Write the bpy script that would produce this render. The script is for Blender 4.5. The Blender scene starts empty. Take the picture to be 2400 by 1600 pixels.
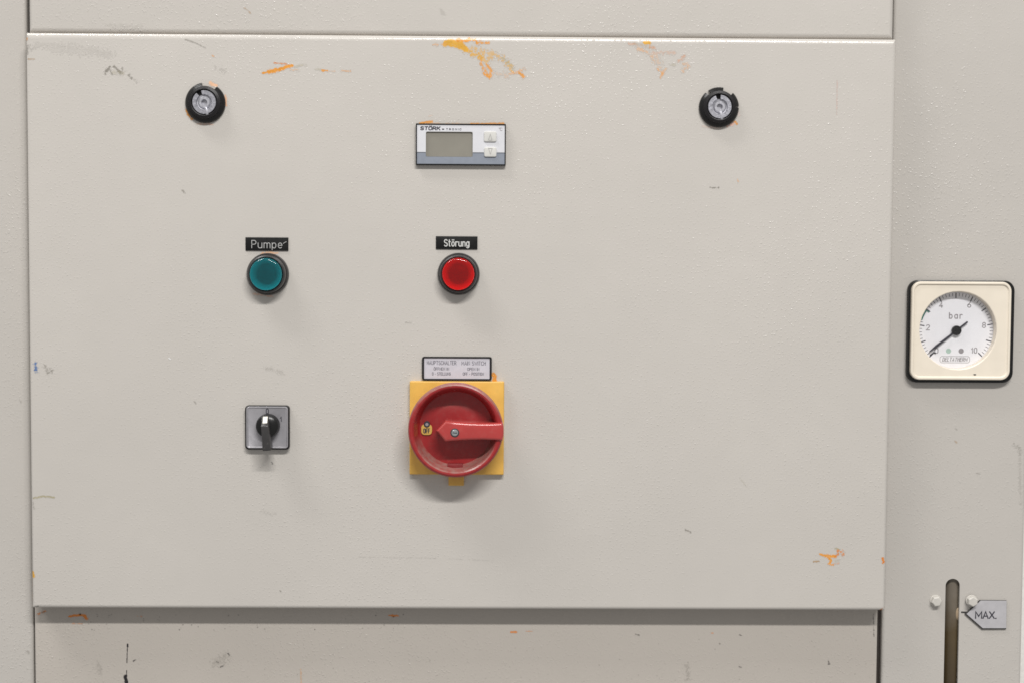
import bpy, bmesh, math, random
import numpy as np
from mathutils import Vector, Matrix
from mathutils.geometry import tessellate_polygon

# ------------------------------------------------------------------ camera, world, lamps, exposure
S = bpy.context.scene
COL = S.collection
LENS = 50.0
CAM = Vector((0.02863, -1.2, 0.04583))
PITCH, YAW, ROLL = -0.04934, -0.01188, -0.00583
RB = (Matrix.Rotation(YAW, 3, 'Z') @ Matrix.Rotation(PITCH, 3, 'X') @ Matrix.Rotation(ROLL, 3, 'Y'))
cd = bpy.data.cameras.new('camera')
cd.lens = LENS; cd.sensor_width = 36; cd.clip_start = 0.01; cd.clip_end = 60
cam = bpy.data.objects.new('camera', cd); COL.objects.link(cam)
Mc = RB @ Matrix(((1, 0, 0), (0, 0, -1), (0, 1, 0)))          # camera looks along +y
cam.matrix_world = Matrix.Translation(CAM) @ Mc.to_4x4()
S.camera = cam

w = bpy.data.worlds.new('World'); S.world = w; w.use_nodes = True
bgn = w.node_tree.nodes['Background']
bgn.inputs[0].default_value = (0.375, 0.37, 0.363, 1); bgn.inputs[1].default_value = 1.0   # dim light of the workshop hall

def tube_lamp(name, loc, target, length, width, power, col):
    l = bpy.data.lights.new(name, 'AREA'); l.shape = 'RECTANGLE'
    l.size = length; l.size_y = width; l.energy = power; l.color = col
    o = bpy.data.objects.new(name, l); COL.objects.link(o)
    o.location = loc
    d = (Vector(target) - Vector(loc)).normalized()
    x = Vector((1, 0, 0)); z = -d; y = z.cross(x).normalized(); x = y.cross(z)
    o.rotation_euler = Matrix((x, y, z)).transposed().to_euler()
    return o
# two rows of ceiling strip lights: one out in front of the cabinet, one steeply above and to the left
tube_lamp('ceiling_lamp', (0.85, -3.60, 3.55), (0, 0, 0), 2.8, 0.2, 248, (1.0, 0.985, 0.96))
tube_lamp('ceiling_lamp', (-2.6, -1.28, 4.5), (0, 0, 0), 2.0, 0.8, 122, (1.0, 0.985, 0.97))

S.view_settings.view_transform = 'Standard'; S.view_settings.look = 'None'
S.view_settings.exposure = 0; S.view_settings.gamma = 1
S.cycles.max_bounces = 8; S.cycles.transparent_max_bounces = 12
S.cycles.filter_width = 1.6

# ------------------------------------------------------------------ helpers
FPX = LENS / 36 * 2400
K = 0.36e-3                                                    # metres per photo pixel on the door
def at(px, py, y=0.0):                                         # photo pixel -> point on the plane at depth y
    d = RB @ Vector(((px - 1200) / FPX, 1.0, (800 - py) / FPX))
    return CAM + d * ((y - CAM.y) / d.y)
def m(px, y=0.0): return px * K * (1.2 + y) / 1.2              # photo pixels -> metres at depth y

def finish(name, bm, mat, parent=None, loc=(0, 0, 0), angle=32, recalc=True, kind=None, label=None):
    bmesh.ops.remove_doubles(bm, verts=bm.verts, dist=1e-7)
    if recalc: bmesh.ops.recalc_face_normals(bm, faces=bm.faces)
    me = bpy.data.meshes.new(name); bm.to_mesh(me); bm.free()
    for mt in (mat if isinstance(mat, (list, tuple)) else [mat]): me.materials.append(mt)
    for p in me.polygons: p.use_smooth = True
    me.set_sharp_from_angle(angle=math.radians(angle))
    o = bpy.data.objects.new(name, me); COL.objects.link(o)
    if parent: o.parent = parent
    o.location = loc
    if kind: o['kind'] = kind
    if label: o['label'] = label
    return o
def thing(name, loc, label, cat, group=None):
    o = bpy.data.objects.new(name, None); COL.objects.link(o)
    o.location = loc; o['label'] = label; o['category'] = cat; o.empty_display_size = 0.02
    if group: o['group'] = group
    return o

def rrect(w, h, r, n=5, mseg=1, cx=0, cz=0):
    r = min(max(r, 4e-5), w / 2 - 1e-6, h / 2 - 1e-6); P = []
    cs = [(w / 2 - r, h / 2 - r, 0), (-w / 2 + r, h / 2 - r, 90), (-w / 2 + r, -h / 2 + r, 180), (w / 2 - r, -h / 2 + r, 270)]
    for i, (x, z, a) in enumerate(cs):
        for k in range(n + 1):
            t = math.radians(a + 90 * k / n); P.append((x + r * math.cos(t), z + r * math.sin(t)))
        if mseg > 1:
            x2, z2, a2 = cs[(i + 1) % 4]; t = math.radians(a2)
            e = (x2 + r * math.cos(t), z2 + r * math.sin(t)); s = P[-1]
            for k in range(1, mseg): P.append((s[0] + (e[0] - s[0]) * k / mseg, s[1] + (e[1] - s[1]) * k / mseg))
    return [(x + cx, z + cz) for x, z in P]
def ring(bm, pts, y): return [bm.verts.new((x, y, z)) for x, z in pts]
def bridge(bm, a, b, mi=0):
    n = len(a)
    for i in range(n):
        f = bm.faces.new((a[i], a[(i + 1) % n], b[(i + 1) % n], b[i])); f.material_index = mi
def plate(bm, w, h, d, r=0, bev=0, y0=0, cx=0, cz=0, n=5, k=4, back=True, mi=0):
    """rounded-rectangle plate standing out from y0 towards the viewer by d, with a rounded front edge"""
    a = ring(bm, rrect(w, h, r, n, 1, cx, cz), y0)
    if back: bm.faces.new(a)
    c = ring(bm, rrect(w, h, r, n, 1, cx, cz), y0 - d + bev); bridge(bm, a, c, mi)
    for j in range(1, k + 1) if bev > 0 else []:
        t = math.pi / 2 * j / k; i = bev * (1 - math.cos(t)); yy = y0 - d + bev - bev * math.sin(t)
        e = ring(bm, rrect(w - 2 * i, h - 2 * i, r - i, n, 1, cx, cz), yy); bridge(bm, c, e, mi); c = e
    f = bm.faces.new(c); f.material_index = mi
def loft(bm, rings, cap0=False, cap1=False):
    R = [ring(bm, p, y) for p, y in rings]
    for a, b in zip(R, R[1:]): bridge(bm, a, b)
    if cap0: bm.faces.new(R[0])
    if cap1: bm.faces.new(R[-1])
def circ(r, n=64, cx=0, cz=0, a0=0): return [(cx + r * math.cos(a0 + 2 * math.pi * i / n), cz + r * math.sin(a0 + 2 * math.pi * i / n)) for i in range(n)]
def lathe(bm, prof, n=64, cx=0, cz=0, cap0=False, cap1=True):
    loft(bm, [(circ(max(r, 1e-5), n, cx, cz), y) for r, y in prof], cap0, cap1)
def sector(bm, prof, a0, a1, n=24):                            # closed profile swept between two angles (degrees)
    rows = []
    for i in range(n + 1):
        t = math.radians(a0 + (a1 - a0) * i / n)
        rows.append([bm.verts.new((r * math.cos(t), y, r * math.sin(t))) for r, y in prof])
    for a, b in zip(rows, rows[1:]): bridge(bm, a, b)
    bm.faces.new(rows[0]); bm.faces.new(rows[-1])
def inset(poly, d):
    out = []; n = len(poly)
    area = sum(poly[i][0] * poly[(i + 1) % n][1] - poly[(i + 1) % n][0] * poly[i][1] for i in range(n))
    s = 1 if area > 0 else -1
    for i in range(n):
        p, q, r_ = Vector(poly[i - 1]), Vector(poly[i]), Vector(poly[(i + 1) % n])
        u = (q - p).normalized(); v = (r_ - q).normalized()
        n1 = Vector((-u.y, u.x)) * s; n2 = Vector((-v.y, v.x)) * s
        b = (n1 + n2); b = b / max(b.dot(n1), 0.35) * 1.0
        q2 = q + b * d; out.append((q2.x, q2.y))
    return out
def prism(bm, poly, y0, y1, bev=0, k=3):
    R = [(poly, y0), (poly, y1 + bev)]
    for j in range(1, k + 1) if bev > 0 else []:
        t = math.pi / 2 * j / k
        R.append((inset(poly, bev * (1 - math.cos(t))), y1 + bev - bev * math.sin(t)))
    loft(bm, R, True, True)
def flat(bm, pts, y): bm.faces.new(ring(bm, pts, y))

# ------------------------------------------------------------------ engraved stroke lettering
def arc(cx, cy, rx, ry, a0, a1, n=9):
    return [(cx + rx * math.cos(math.radians(a0 + (a1 - a0) * i / n)), cy + ry * math.sin(math.radians(a0 + (a1 - a0) * i / n))) for i in range(n + 1)]
oval = arc(.28, .72, .28, .28, 0, 180) + arc(.28, .28, .28, .28, 180, 360) + [(.56, .72)]
Cc = arc(.28, .72, .28, .28, 15, 180) + arc(.28, .28, .28, .28, 180, 345)
bowl = arc(.24, .34, .24, .34, 90, 450, 16)
dots = [[(.14, 1.16), (.14, 1.26)], [(.42, 1.16), (.42, 1.26)]]
Pp = [(0, 0), (0, 1), (.28, 1)] + arc(.28, .74, .26, .26, 90, -90) + [(0, .48)]
GL = {
 'A': (.6, [[(0, 0), (.3, 1), (.6, 0)], [(.1, .33), (.5, .33)]]), 'C': (.55, [Cc]),
 'D': (.56, [[(0, 0), (0, 1), (.25, 1)] + arc(.25, .65, .31, .35, 90, 0) + arc(.25, .35, .31, .35, 0, -90) + [(0, 0)]]),
 'E': (.48, [[(.48, 1), (0, 1), (0, 0), (.48, 0)], [(0, .52), (.4, .52)]]), 'F': (.46, [[(.46, 1), (0, 1), (0, 0)], [(0, .52), (.4, .52)]]),
 'G': (.56, [Cc + [(.56, .46), (.32, .46)]]), 'H': (.54, [[(0, 0), (0, 1)], [(.54, 0), (.54, 1)], [(0, .52), (.54, .52)]]),
 'I': (.0, [[(0, 0), (0, 1)]]), 'K': (.55, [[(0, 0), (0, 1)], [(.53, 1), (.02, .42)], [(.2, .6), (.55, 0)]]), 'L': (.44, [[(0, 1), (0, 0), (.44, 0)]]),
 'M': (.7, [[(0, 0), (0, 1), (.35, .3), (.7, 1), (.7, 0)]]), 'N': (.54, [[(0, 0), (0, 1), (.54, 0), (.54, 1)]]),
 'O': (.56, [oval]), 'Ö': (.56, [oval] + dots), 'P': (.54, [Pp]), 'R': (.56, [Pp, [(.28, .48), (.56, 0)]]),
 'S': (.56, [arc(.28, .75, .27, .25, 25, 270) + arc(.28, .25, .28, .25, 90, -155)[1:]]), 'T': (.54, [[(0, 1), (.54, 1)], [(.27, 1), (.27, 0)]]),
 'U': (.54, [[(0, 1), (0, .27)] + arc(.27, .27, .27, .27, 180, 360) + [(.54, 1)]]), 'W': (.84, [[(0, 1), (.21, 0), (.42, .85), (.63, 0), (.84, 1)]]),
 'X': (.56, [[(0, 0), (.56, 1)], [(0, 1), (.56, 0)]]), '-': (.3, [[(0, .45), (.3, .45)]]), '.': (.06, [[(0, 0), (.06, 0)]]), ' ': (.22, []),
 '0': (.5, [[(x * .5 / .56, y) for x, y in oval]]), '1': (.2, [[(0, .72), (.18, 1), (.18, 0)]]),
 '2': (.5, [arc(.25, .74, .25, .26, 160, -35) + [(0, 0), (.5, 0)]]), '4': (.54, [[(.38, 0), (.38, 1), (0, .28), (.54, .28)]]),
 '6': (.5, [[(.42, 1), (.06, .45)] + arc(.25, .29, .25, .29, 140, 500, 16)]), '8': (.5, [arc(.25, .75, .22, .25, 270, 630, 16), arc(.25, .26, .25, .26, 90, 450, 16)]),
 'u': (.48, [[(0, .68), (0, .24)] + arc(.24, .24, .24, .24, 180, 350), [(.48, .68), (.48, 0)]]), 'n': (.46, [[(0, 0), (0, .68)], arc(.23, .44, .23, .24, 170, 0) + [(.46, 0)]]),
 'm': (.76, [[(0, 0), (0, .68)], arc(.19, .48, .19, .2, 170, 0) + [(.38, 0)], arc(.57, .48, .19, .2, 170, 0) + [(.76, 0)]]),
 'p': (.5, [[(0, -.22), (0, .68)], bowl]), 'e': (.48, [[(.02, .36)] + arc(.24, .34, .24, .34, 3, 318, 14)]),
 't': (.32, [[(.12, .98), (.12, .16)] + arc(.26, .14, .14, .14, 180, 270, 4), [(0, .68), (.32, .68)]]), 'ö': (.48, [bowl, [(.1, .9), (.1, 1.0)], [(.38, .9), (.38, 1.0)]]),
 'r': (.34, [[(0, 0), (0, .68)], arc(.24, .42, .24, .26, 170, 55, 6)]), 'g': (.5, [bowl, [(.48, .68), (.48, -.02)] + arc(.24, -.02, .24, .22, 0, -150)]),
 'b': (.5, [[(0, 1), (0, 0)], bowl]), 'a': (.5, [bowl, [(.48, .68), (.48, 0)]]), '°': (.2, [arc(.1, .88, .1, .12, 0, 360, 10)]),
 'o': (.48, [bowl]), 'i': (.0, [[(0, 0), (0, .68)]]), 'c': (.44, [arc(.24, .34, .24, .34, 45, 315, 12)]),
}
def ribbon(bm, pl, wd, y):
    closed = (Vector(pl[0]) - Vector(pl[-1])).length < 1e-7 and len(pl) > 3
    if closed: pl = pl[:-1]
    P = [pl[0]]
    for q in pl[1:]:
        if (Vector(q) - Vector(P[-1])).length > 1e-7: P.append(q)
    P = [Vector(p) for p in P]; n = len(P); L, R = [], []
    for i in range(n):
        u = (P[i] - P[i - 1]).normalized() if (i > 0 or closed) else None
        v = (P[(i + 1) % n] - P[i]).normalized() if (i < n - 1 or closed) else None
        if u is None: u = v; p = P[i] - u * wd * .35
        elif v is None: v = u; p = P[i] + u * wd * .35
        else: p = P[i]
        b = Vector((-u.y, u.x)) + Vector((-v.y, v.x)); b = b.normalized(); c = max(b.dot(Vector((-u.y, u.x))), .5)
        L.append(p + b * wd / 2 / c); R.append(p - b * wd / 2 / c)
    vl = [bm.verts.new((p.x, y, p.y)) for p in L]; vr = [bm.verts.new((p.x, y, p.y)) for p in R]
    for i in range(n if closed else n - 1):
        bm.faces.new((vl[i], vr[i], vr[(i + 1) % n], vl[(i + 1) % n]))
def text_width(t, gap=.2): return sum(GL[c][0] for c in t) + gap * (len(t) - 1)
def write(bm, t, x0, x1, zb, h, y, wd, gap=.2, shear=0, zb1=None):
    """t between x0 and x1, baseline zb (to zb1 at the right end), cap height h"""
    W = text_width(t, gap); sx = (x1 - x0) / W; x = 0; k = 0
    zb1 = zb if zb1 is None else zb1
    for c in t:
        g = GL[c]
        for pl in g[1]:
            q = [(x0 + (x + p[0]) * sx + shear * p[1] * h, zb + (zb1 - zb) * (x + p[0]) / W + p[1] * h) for p in pl]
            ribbon(bm, q, wd, y - 4e-6 * k); k = (k + 1) % 4
        x += g[0] + gap

# ------------------------------------------------------------------ materials
def nt(name):
    mt = bpy.data.materials.new(name); mt.use_nodes = True
    t = mt.node_tree; return mt, t, t.nodes['Principled BSDF']
def N(t, kind, **kw):
    n = t.nodes.new(kind)
    for k_, v in kw.items(): setattr(n, k_, v)
    return n
def noise(t, co, scale, detail=2, rough=.5):
    n = N(t, 'ShaderNodeTexNoise'); n.inputs['Scale'].default_value = scale; n.inputs['Detail'].default_value = detail
    n.inputs['Roughness'].default_value = rough; t.links.new(co, n.inputs['Vector']); return n
def mixc(t, fac, a, b):
    x = N(t, 'ShaderNodeMix', data_type='RGBA')
    for s, v in ((x.inputs[0], fac), (x.inputs[6], a), (x.inputs[7], b)):
        if hasattr(v, 'default_value') or hasattr(v, 'is_output'): t.links.new(v, s)
        else: s.default_value = v if not isinstance(v, tuple) else (*v, 1)
    return x.outputs[2]
def ramp(t, src, lo, hi, a=0., b=1.):
    r = N(t, 'ShaderNodeMapRange'); r.inputs[1].default_value = lo; r.inputs[2].default_value = hi
    r.inputs[3].default_value = a; r.inputs[4].default_value = b; t.links.new(src, r.inputs[0]); return r.outputs[0]

PAINT = (0.540, 0.509, 0.472)
def paint(name, base=PAINT, marked=False, peel=1.0):
    """pale textured (orange-peel) enamel on sheet steel"""
    mt, t, b = nt(name)
    co = N(t, 'ShaderNodeNewGeometry').outputs['Position']
    big = noise(t, co, 7, 3); mid = noise(t, co, 60, 3); gr = noise(t, co, 900, 2)
    c = mixc(t, ramp(t, big.outputs[0], .3, .7), tuple(v * .975 for v in base), tuple(v * 1.02 for v in base))
    c = mixc(t, ramp(t, mid.outputs[0], .35, .7, 0, .25), c, (base[0] * .95, base[1] * .955, base[2] * .95))
    c = mixc(t, ramp(t, gr.outputs[0], .62, .8, 0, .12), c, tuple(v * .6 for v in base))
    if marked:
        at_ = N(t, 'ShaderNodeAttribute'); at_.attribute_name = 'mark'
        c = mixc(t, at_.outputs['Alpha'], c, at_.outputs['Color'])
    t.links.new(c, b.inputs['Base Color'])
    rg = ramp(t, noise(t, co, 35, 3).outputs[0], .3, .7, .19, .30); t.links.new(rg, b.inputs['Roughness'])
    b.inputs['Specular IOR Level'].default_value = .5
    p1 = noise(t, co, 400, 1.5, .5); p2 = noise(t, co, 560, 1, .5)
    sm = N(t, 'ShaderNodeMapRange', interpolation_type='SMOOTHSTEP'); sm.inputs[1].default_value = .56; sm.inputs[2].default_value = .82
    t.links.new(p2.outputs[0], sm.inputs[0])
    a = N(t, 'ShaderNodeMath', operation='MULTIPLY_ADD'); a.inputs[1].default_value = .36
    t.links.new(p1.outputs[0], a.inputs[0]); t.links.new(sm.outputs[0], a.inputs[2])
    wv = noise(t, co, 14, 2)
    bp = N(t, 'ShaderNodeBump'); bp.inputs['Distance'].default_value = .00021; bp.inputs['Strength'].default_value = peel
    mo = N(t, 'ShaderNodeMath', operation='MULTIPLY'); t.links.new(ramp(t, noise(t, co, 5.5, 3).outputs[0], .36, .66, .30, 1.0), mo.inputs[0])   # sprayed unevenly, rubbed smooth in places
    t.links.new(a.outputs[0], mo.inputs[1]); t.links.new(mo.outputs[0], bp.inputs['Height'])
    b2 = N(t, 'ShaderNodeBump'); b2.inputs['Distance'].default_value = .0012; b2.inputs['Strength'].default_value = .5
    t.links.new(wv.outputs[0], b2.inputs['Height']); t.links.new(bp.outputs[0], b2.inputs['Normal'])
    t.links.new(b2.outputs[0], b.inputs['Normal'])
    return mt
def plain(name, base, rough=.4, metal=0., spec=.5, var=.06, vscale=150, bump=0., bscale=1500, wear=None, coat=0.):
    mt, t, b = nt(name)
    co = N(t, 'ShaderNodeTexCoord').outputs['Object']
    n = noise(t, co, vscale, 4)
    c = mixc(t, ramp(t, n.outputs[0], .3, .7), tuple(v * (1 - var) for v in base), tuple(min(1, v * (1 + var)) for v in base))
    if wear:
        n2 = noise(t, co, wear[1], 5, .65); c = mixc(t, ramp(t, n2.outputs[0], wear[2], wear[2] + .12, 0, wear[3]), c, wear[0])
    t.links.new(c, b.inputs['Base Color'])
    t.links.new(ramp(t, noise(t, co, vscale * 2, 3).outputs[0], .3, .7, rough * .85, min(1, rough * 1.2)), b.inputs['Roughness'])
    b.inputs['Metallic'].default_value = metal; b.inputs['Specular IOR Level'].default_value = spec
    b.inputs['Coat Weight'].default_value = coat; b.inputs['Coat Roughness'].default_value = .12
    if bump:
        bp = N(t, 'ShaderNodeBump'); bp.inputs['Distance'].default_value = .0004; bp.inputs['Strength'].default_value = bump
        t.links.new(noise(t, co, bscale, 2).outputs[0], bp.inputs['Height']); t.links.new(bp.outputs[0], b.inputs['Normal'])
    return mt
def clear(name, tint, gloss=.05, rough=.05, milky=0.):
    """coloured see-through plastic: tinted transmission with a glossy skin"""
    mt = bpy.data.materials.new(name); mt.use_nodes = True; t = mt.node_tree; t.nodes.clear()
    o = N(t, 'ShaderNodeOutputMaterial'); tr = N(t, 'ShaderNodeBsdfTransparent'); gl = N(t, 'ShaderNodeBsdfGlossy')
    tr.inputs[0].default_value = (*tint, 1); gl.inputs['Roughness'].default_value = rough
    lw = N(t, 'ShaderNodeLayerWeight'); fr = ramp(t, lw.outputs['Facing'], .45, 1.0, gloss, .5)
    mx = N(t, 'ShaderNodeMixShader'); t.links.new(fr, mx.inputs[0])
    body = tr.outputs[0]
    if milky:
        tl = N(t, 'ShaderNodeBsdfTranslucent'); tl.inputs[0].default_value = (*tint, 1)
        m2 = N(t, 'ShaderNodeMixShader'); m2.inputs[0].default_value = milky
        t.links.new(body, m2.inputs[1]); t.links.new(tl.outputs[0], m2.inputs[2]); body = m2.outputs[0]
    t.links.new(body, mx.inputs[1]); t.links.new(gl.outputs[0], mx.inputs[2]); t.links.new(mx.outputs[0], o.inputs[0])
    return mt
def dusty(name, base, rough, dust, amount):
    """plastic with dust lying on the faces that look up"""
    mt, t, b = nt(name)
    g = N(t, 'ShaderNodeNewGeometry'); sp = N(t, 'ShaderNodeSeparateXYZ'); t.links.new(g.outputs['Normal'], sp.inputs[0])
    co = N(t, 'ShaderNodeTexCoord').outputs['Object']
    n = noise(t, co, 260, 4); n3 = noise(t, co, 60, 3)
    f = N(t, 'ShaderNodeMath', operation='MULTIPLY'); t.links.new(ramp(t, sp.outputs[2], .12, .5, 0, amount), f.inputs[0])
    t.links.new(ramp(t, n.outputs[0], .25, .6, .35, 1), f.inputs[1])
    c = mixc(t, ramp(t, n3.outputs[0], .35, .7), tuple(v * .92 for v in base), tuple(v * 1.06 for v in base))
    film = N(t, 'ShaderNodeMath', operation='MAXIMUM'); t.links.new(f.outputs[0], film.inputs[0])
    t.links.new(ramp(t, n.outputs[0], .5, .8, 0, .14), film.inputs[1])
    t.links.new(mixc(t, film.outputs[0], c, dust), b.inputs['Base Color'])
    t.links.new(ramp(t, n3.outputs[0], .3, .7, rough * .85, rough * 1.15), b.inputs['Roughness'])
    return mt

M_paint = paint('grey_enamel'); M_mark = paint('scuffed_enamel', marked=True)
M_low = paint('lower_enamel', tuple(v * k for v, k in zip(PAINT, (.85, .828, .805)))); M_side = paint('dimmed_enamel', tuple(v * .92 for v in PAINT))  # side paint darkened for edge fall-off of light; lower paint darker and browner
M_lmark = paint('scuffed_lower_enamel', tuple(v * k for v, k in zip(PAINT, (.85, .828, .805))), True); M_smark = paint('scuffed_dimmed_enamel', tuple(v * .92 for v in PAINT), True)
M_bolt = plain('painted_bolt', (.55, .525, .485), .35, var=.05)
M_dark = plain('dark_inside', (.035, .028, .024), .8)
M_black = plain('black_plastic', (.014, .013, .014), .38, spec=.3, bump=.25, wear=((.12, .11, .10), 260, .62, .35))
M_blackg = plain('black_gloss', (.010, .010, .010), .28, spec=.35, wear=((.09, .09, .09), 300, .64, .3))
M_charcoal = plain('charcoal_ring', (.040, .038, .038), .30, wear=((.16, .15, .14), 240, .6, .4))
M_zinc = plain('zinc_insert', (.42, .42, .46), .42, metal=.75, var=.15, vscale=500, bump=.4, bscale=900)
M_zincd = plain('zinc_pin', (.50, .50, .54), .38, metal=.6, var=.2, vscale=400)
M_hole = plain('keyhole_dark', (.03, .03, .035), .6)
M_white = plain('white_plastic', (.66, .66, .69), .35, var=.02)
M_slate = plain('slate_print', (.245, .27, .32), .38, var=.04)
M_slated = plain('slate_line', (.12, .13, .15), .4)
M_lcd = plain('blank_display', (.255, .24, .205), .16, var=.05, vscale=60)
M_rubber = plain('pale_key', (.60, .59, .56), .5, var=.03)
M_keyline = plain('key_print', (.33, .32, .31), .5)
M_ink = plain('dark_print', (.035, .033, .045), .5)
M_inks = plain('small_print', (.045, .042, .06), .5)
M_engr = plain('engraved_white', (.60, .60, .58), .5)
M_engrg = plain('engraved_grey', (.44, .44, .43), .5)
M_label = plain('black_label', (.009, .009, .009), .42, spec=.2, wear=((.10, .10, .10), 500, .66, .35))
M_silver = plain('silver_foil', (.60, .585, .635), .42, metal=.15, var=.03)
M_alu = plain('brushed_face', (.37, .36, .38), .36, metal=.3, var=.06, vscale=120, bump=.15)
M_yellow = dusty('yellow_plastic', (.74, .43, .085), .42, (.45, .30, .12), .25)
M_red = dusty('red_plastic', (.32, .018, .020), .34, (.30, .17, .145), .85)
M_redh = dusty('red_handle', (.44, .038, .035), .24, (.42, .20, .17), .12)
M_redh.node_tree.nodes['Principled BSDF'].inputs['Coat Weight'].default_value = .9; M_redh.node_tree.nodes['Principled BSDF'].inputs['Coat Roughness'].default_value = .26
M_notch = plain('dark_red', (.20, .012, .014), .5)
M_screw = plain('zinc_screw', (.40, .42, .43), .4, metal=.7, var=.2, vscale=600)
M_cream = plain('cream_plastic', (.77, .695, .585), .34, var=.025, vscale=60)
M_dial = plain('dial_white', (.84, .83, .86), .5, var=.015)
M_green = plain('green_print', (.06, .22, .17), .5)
M_grnpale = plain('pale_green_print', (.42, .55, .48), .5)
M_greypr = plain('grey_print', (.30, .28, .29), .5)
M_pane = clear('clear_pane', (.97, .97, .97))
M_teal = clear('teal_lens', (.012, .52, .57), .05, .12, .5); M_ruby = clear('ruby_lens', (1.0, .055, .06), .05, .12, .5)
M_refls = [plain('lamp_reflector', (v, v, v * .97), .55) for v in (.80, .60, .43, .29)]; M_sock = plain('lamp_socket', (.13, .13, .13), .5)
M_cap = plain('tag_face', (.475, .463, .48), .45, metal=.1, var=.05)
M_core = plain('tag_core', (.035, .032, .03), .6)
M_marker = plain('white_marker', (.80, .78, .70), .4)

# ------------------------------------------------------------------ wear marks: grids of paint laid on a surface
def vnoise(X, Z, scale, seed, octv=4):
    tot = np.zeros_like(X); amp = 1.; s = 0.; rng = np.random.RandomState(seed)
    for o in range(octv):
        g = rng.rand(96, 96); u = X * scale * 2 ** o; v = Z * scale * 2 ** o
        i = np.floor(u).astype(int); j = np.floor(v).astype(int); fu = u - i; fv = v - j
        fu = fu * fu * (3 - 2 * fu); fv = fv * fv * (3 - 2 * fv)
        a = g[i % 96, j % 96]; b = g[(i + 1) % 96, j % 96]; c = g[i % 96, (j + 1) % 96]; d = g[(i + 1) % 96, (j + 1) % 96]
        tot += amp * ((a * (1 - fu) + b * fu) * (1 - fv) + (c * (1 - fu) + d * fu) * fv); s += amp; amp *= .6
    return tot / s
OR = (.70, .295, .045); YO = (.66, .36, .055); OD = (.62, .20, .03); BR = (.36, .22, .10); GY = (.16, .145, .12); BK = (.015, .012, .015); BL = (.07, .15, .34); OL = (.34, .30, .17); WH = (.85, .85, .85)
def scuff(name, parent, depth, surf, marks, seed=1, res=.26e-3):
    """marks: (points in photo pixels, half width px, colour, opacity, break-up, grain px)"""
    P = []
    for mk in marks:
        w0 = mk[1] * K
        for p in mk[0]:
            q = at(p[0], p[1], depth); P += [(q.x - 1.6 * w0, q.z - 1.6 * w0), (q.x + 1.6 * w0, q.z + 1.6 * w0)]
    P = np.array(P); lo = P.min(0); hi = P.max(0)
    nx = max(3, int((hi[0] - lo[0]) / res) + 2); nz = max(3, int((hi[1] - lo[1]) / res) + 2)
    XX, ZZ = np.meshgrid(np.linspace(lo[0], hi[0], nx), np.linspace(lo[1], hi[1], nz), indexing='ij')
    CC = np.zeros((nx, nz, 3)); AA = np.zeros((nx, nz))
    for q_, mk in enumerate(marks):
        pts, hw, col, op, brk, gr = mk
        W = [(at(*p, depth).x, at(*p, depth).z) for p in pts]
        if len(W) == 1: W.append((W[0][0] + 1e-5, W[0][1]))
        wx_ = [p[0] for p in W]; wz_ = [p[1] for p in W]; e = 1.7 * hw * K
        i0, i1 = max(0, int((min(wx_) - e - lo[0]) / (hi[0] - lo[0]) * (nx - 1))), min(nx, int((max(wx_) + e - lo[0]) / (hi[0] - lo[0]) * (nx - 1)) + 2)
        j0, j1 = max(0, int((min(wz_) - e - lo[1]) / (hi[1] - lo[1]) * (nz - 1))), min(nz, int((max(wz_) + e - lo[1]) / (hi[1] - lo[1]) * (nz - 1)) + 2)
        SL = (slice(i0, i1), slice(j0, j1)); X, Z = XX[SL], ZZ[SL]; D = np.full_like(X, 9.)
        for (ax, az), (bx, bz) in zip(W, W[1:]):
            t = np.clip(((X - ax) * (bx - ax) + (Z - az) * (bz - az)) / ((bx - ax) ** 2 + (bz - az) ** 2 + 1e-14), 0, 1)
            D = np.minimum(D, np.hypot(X - ax - t * (bx - ax), Z - az - t * (bz - az)))
        D /= hw * K
        n = vnoise(X - lo[0], Z - lo[1], 1 / (gr * .72 * K), seed * 31 + q_)
        bk = brk * .9 + .13; v = (1 - D) * 1.1 + (n - .5) * 5.0 * bk - .85 * bk + .14
        a = np.clip(v / .35, 0, 1) * op * (D < 1.6)
        a *= np.clip(.55 + 1.1 * vnoise(X - lo[0], Z - lo[1], 1 / (3.0 * K), seed * 57 + q_, 2), 0, 1)
        tint = (.85 + .3 * vnoise(X - lo[0], Z - lo[1], 1 / (9 * K), seed * 77 + q_, 3))[..., None]
        A = AA[SL]; C = CC[SL]; na = a + A * (1 - a); s = np.where(na > 1e-6, a / np.maximum(na, 1e-6), 0)[..., None]
        C = C * (1 - s) + np.array(col) * tint * s; AA[SL] = na; CC[SL] = C
    A, C, X, Z = AA, CC, XX, ZZ
    keep = A > .03; cell = keep[:-1, :-1] | keep[1:, :-1] | keep[:-1, 1:] | keep[1:, 1:]
    used = np.zeros((nx, nz), bool); ci, cj = np.nonzero(cell)
    if len(ci) == 0: return None
    for dx in (0, 1):
        for dz in (0, 1): used[ci + dx, cj + dz] = True
    idx = np.full((nx, nz), -1); ui, uj = np.nonzero(used); idx[ui, uj] = np.arange(len(ui))
    co = np.stack(surf(X[ui, uj], Z[ui, uj]), 1)
    F = np.stack([idx[ci, cj], idx[ci + 1, cj], idx[ci + 1, cj + 1], idx[ci, cj + 1]], 1)
    me = bpy.data.meshes.new(name); me.from_pydata(co.tolist(), [], F.tolist())
    ca = me.color_attributes.new('mark', 'FLOAT_COLOR', 'POINT')
    ca.data.foreach_set('color', np.concatenate([np.clip(C[ui, uj], 0, 1), A[ui, uj][:, None]], 1).astype(np.float32).ravel())
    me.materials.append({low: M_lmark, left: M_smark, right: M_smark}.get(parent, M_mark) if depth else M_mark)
    for p in me.polygons: p.use_smooth = True
    o = bpy.data.objects.new(name, me); COL.objects.link(o); o.parent = parent
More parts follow.
